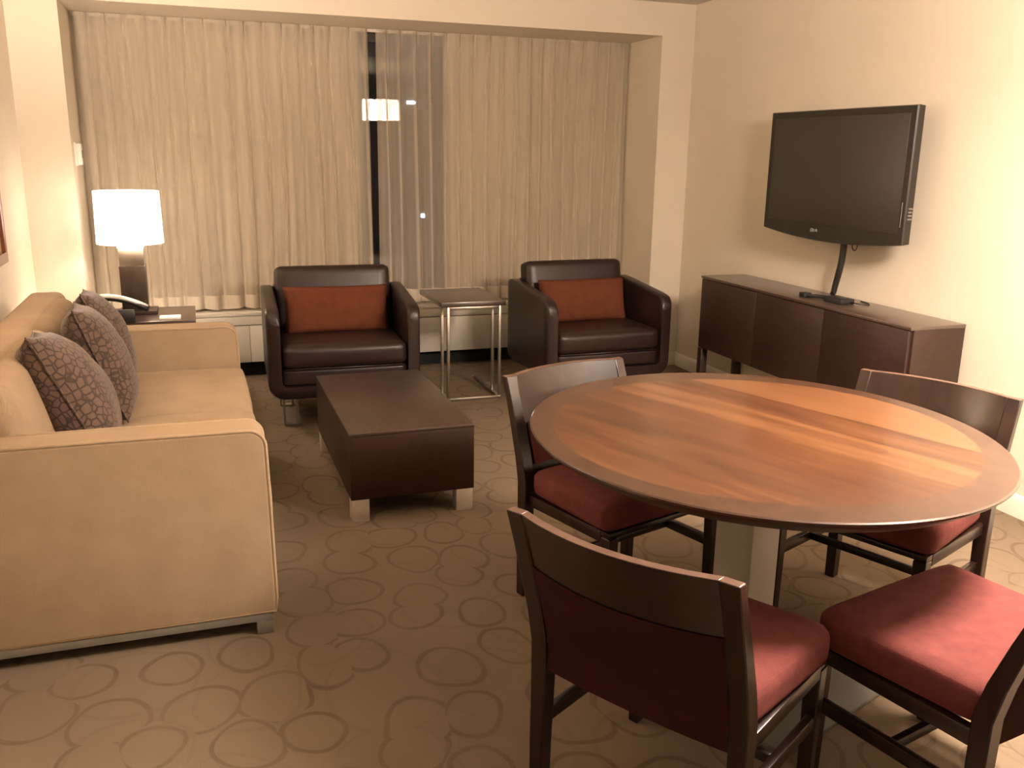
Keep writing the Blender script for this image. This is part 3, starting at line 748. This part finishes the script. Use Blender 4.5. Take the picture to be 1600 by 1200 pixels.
# stretched slightly along the room's length, as in the photo
for v in top.data.vertices:
    p = Matrix.Rotation(RA, 2) @ Vector((v.co.x, v.co.y)); p.x *= .972; p.y *= 1.036
    p = Matrix.Rotation(-RA, 2) @ p; v.co.x, v.co.y = p.x, p.y
bm = BM()
for a in (0, pi/2): box(bm, -.40, .40, -.035, .035, zt-.095, zt-.045, .004, mtx=Matrix.Rotation(a, 4, 'Z'))
obj('support_cross', bm, MAT['chairwood'], dt)
obj('pedestal', box(BM(), -.066, .066, -.066, .066, .014, zt-.096, .004), MAT['pedestal'], dt)
obj('base_plate', box(BM(), -.29, .29, -.375, .375, 0, .014, .003), MAT['plate'], dt)

# ------------------------------------------------------------------ dining chairs
def bow(x, half): return -.046*(1-(x/half)**2)          # outward bow of the backrest
def rake(z): return -.104*max(0, (z-.43)/(.765-.43))**1.15
def make_chair(label):
    t = thing('dining_chair', label, 'chair', (0, 0, 0), 0, 'dining chairs around the round table')
    for s in (-1, 1):
        bm = BM(); zs = [0, .15, .30, .42, .50, .60, .70, .768]; rows = []
        for z in zs:
            wx = .018+.003*min(1, z/.4); wy = .018+.004*min(1, z/.42) if z < .45 else .022-.009*(z-.45)/.32
            cx, cy = s*.248, rake(z) + (-.004 if z < .3 else 0)
            rows.append([bm.verts.new((cx+a*wx, cy+b*wy, z)) for a, b in ((-1, -1), (1, -1), (1, 1), (-1, 1))])
        for A, B in zip(rows, rows[1:]):
            for k in range(4): j = (k+1) % 4; bm.faces.new((A[k], A[j], B[j], B[k]))
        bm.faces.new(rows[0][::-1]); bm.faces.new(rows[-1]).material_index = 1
        obj('leg', bm, [MAT['chairwood'], MAT['palewood']], t, 25, bevel=.003)
        bm = BM(); rows = []
        for z, h in ((0, .015), (.36, .020)):
            rows.append([bm.verts.new((s*.236+a*h, .408+b*h, z)) for a, b in ((-1, -1), (1, -1), (1, 1), (-1, 1))])
        for k in range(4): j = (k+1) % 4; bm.faces.new((rows[0][k], rows[0][j], rows[1][j], rows[1][k]))
        bm.faces.new(rows[0][::-1]); bm.faces.new(rows[-1])
        obj('leg', bm, MAT['chairwood'], t, 25, bevel=.003)
        obj('stretcher', box(BM(), s*.241-.010, s*.241+.010, .020, .390, .205, .240, .003), MAT['chairwood'], t)
    obj('cross_stretcher', box(BM(), -.230, .230, .195, .213, .210, .236, .003), MAT['chairwood'], t)
    bm = BM()
    for s in (-1, 1): box(bm, s*.243-.013, s*.243+.013, .026, .386, .340, .379, .003)
    box(bm, -.255, .255, .386, .426, .361, .379, .003); box(bm, -.226, .226, .012, .034, .344, .379, .003)
    obj('seat_frame', bm, MAT['chairwood'], t)
    half = .228
    def panel(z0, z1, off0, off1, nx=20, nz=8, hf=half, top_mi=0):
        bm = BM(); F, B_ = {}, {}
        for i in range(nx+1):
            for j in range(nz+1):
                x = -hf+2*hf*i/nx; z = z0+(z1-z0)*j/nz
                y = rake(z)+bow(x, half)*min(1, max(.25, (z-.38)/.18))
                F[i, j] = bm.verts.new((x, y+off1, z)); B_[i, j] = bm.verts.new((x, y+off0, z))
        for i in range(nx):
            for j in range(nz):
                bm.faces.new((F[i, j], F[i+1, j], F[i+1, j+1], F[i, j+1])); bm.faces.new((B_[i, j], B_[i, j+1], B_[i+1, j+1], B_[i+1, j]))
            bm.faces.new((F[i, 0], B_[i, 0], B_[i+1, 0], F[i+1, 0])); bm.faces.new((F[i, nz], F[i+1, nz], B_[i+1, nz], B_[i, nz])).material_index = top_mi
        for j in range(nz):
            bm.faces.new((F[0, j], F[0, j+1], B_[0, j+1], B_[0, j])); bm.faces.new((F[nx, j], B_[nx, j], B_[nx, j+1], F[nx, j+1]))
        return bm
    obj('backrest', panel(.354, .768, -.012, .012, top_mi=1, nz=11), [MAT['chairwood'], MAT['palewood']], t, 40, bevel=.002)
    obj('back_pad', panel(.356, .632, -.0155, -.0125, hf=.2275), MAT['burgundy_shaded'], t, 40, bevel=.001, label='burgundy fabric panel on the outside of the backrest')
    obj('inner_pad', panel(.475, .612, .0125, .024, hf=.215), MAT['burgundy'], t, 40, bevel=.004, label='burgundy fabric pad inside the backrest')
    # seat: wider at the front, rounded edges
    bm = BM(); sb_ = soft_box(-1, 1, 0, 1, .404, .470, .026, (0, 0, .008))
    sb_.free(); t2 = soft_box(-.272, .272, .022, .430, .378, .466, .030, (0, 0, .010))
    for v in t2.verts:
        v.co.x *= .90 + .10*min(1, max(0, v.co.y/.43))
        c_ = max(0, abs(v.co.x)-.20)/.072*max(0, v.co.y-.36)/.07      # softened front corners
        v.co.y -= .022*c_*c_; v.co.x -= math.copysign(.012*c_*c_, v.co.x)
    obj('seat', t2, MAT['burgundy'], t, 180)
    return t
ch = make_chair('dining chair seen from behind, closest to the camera, backrest toward the carpet')
ch.location = (.822, 1.520, 0); ch.rotation_euler = (0, 0, radians(-59.1))
dup(ch, (1.243, 2.785, 0), radians(197.5), 'dining chair pushed in on the far left of the table, beside the coffee table')
dup(ch, (2.236, 2.276, 0), radians(112.5), 'dining chair on the far right of the table, in front of the sideboard')
dup(ch, (1.674, 1.236, 0), radians(13), 'dining chair at lower right, its lit burgundy seat facing the table')
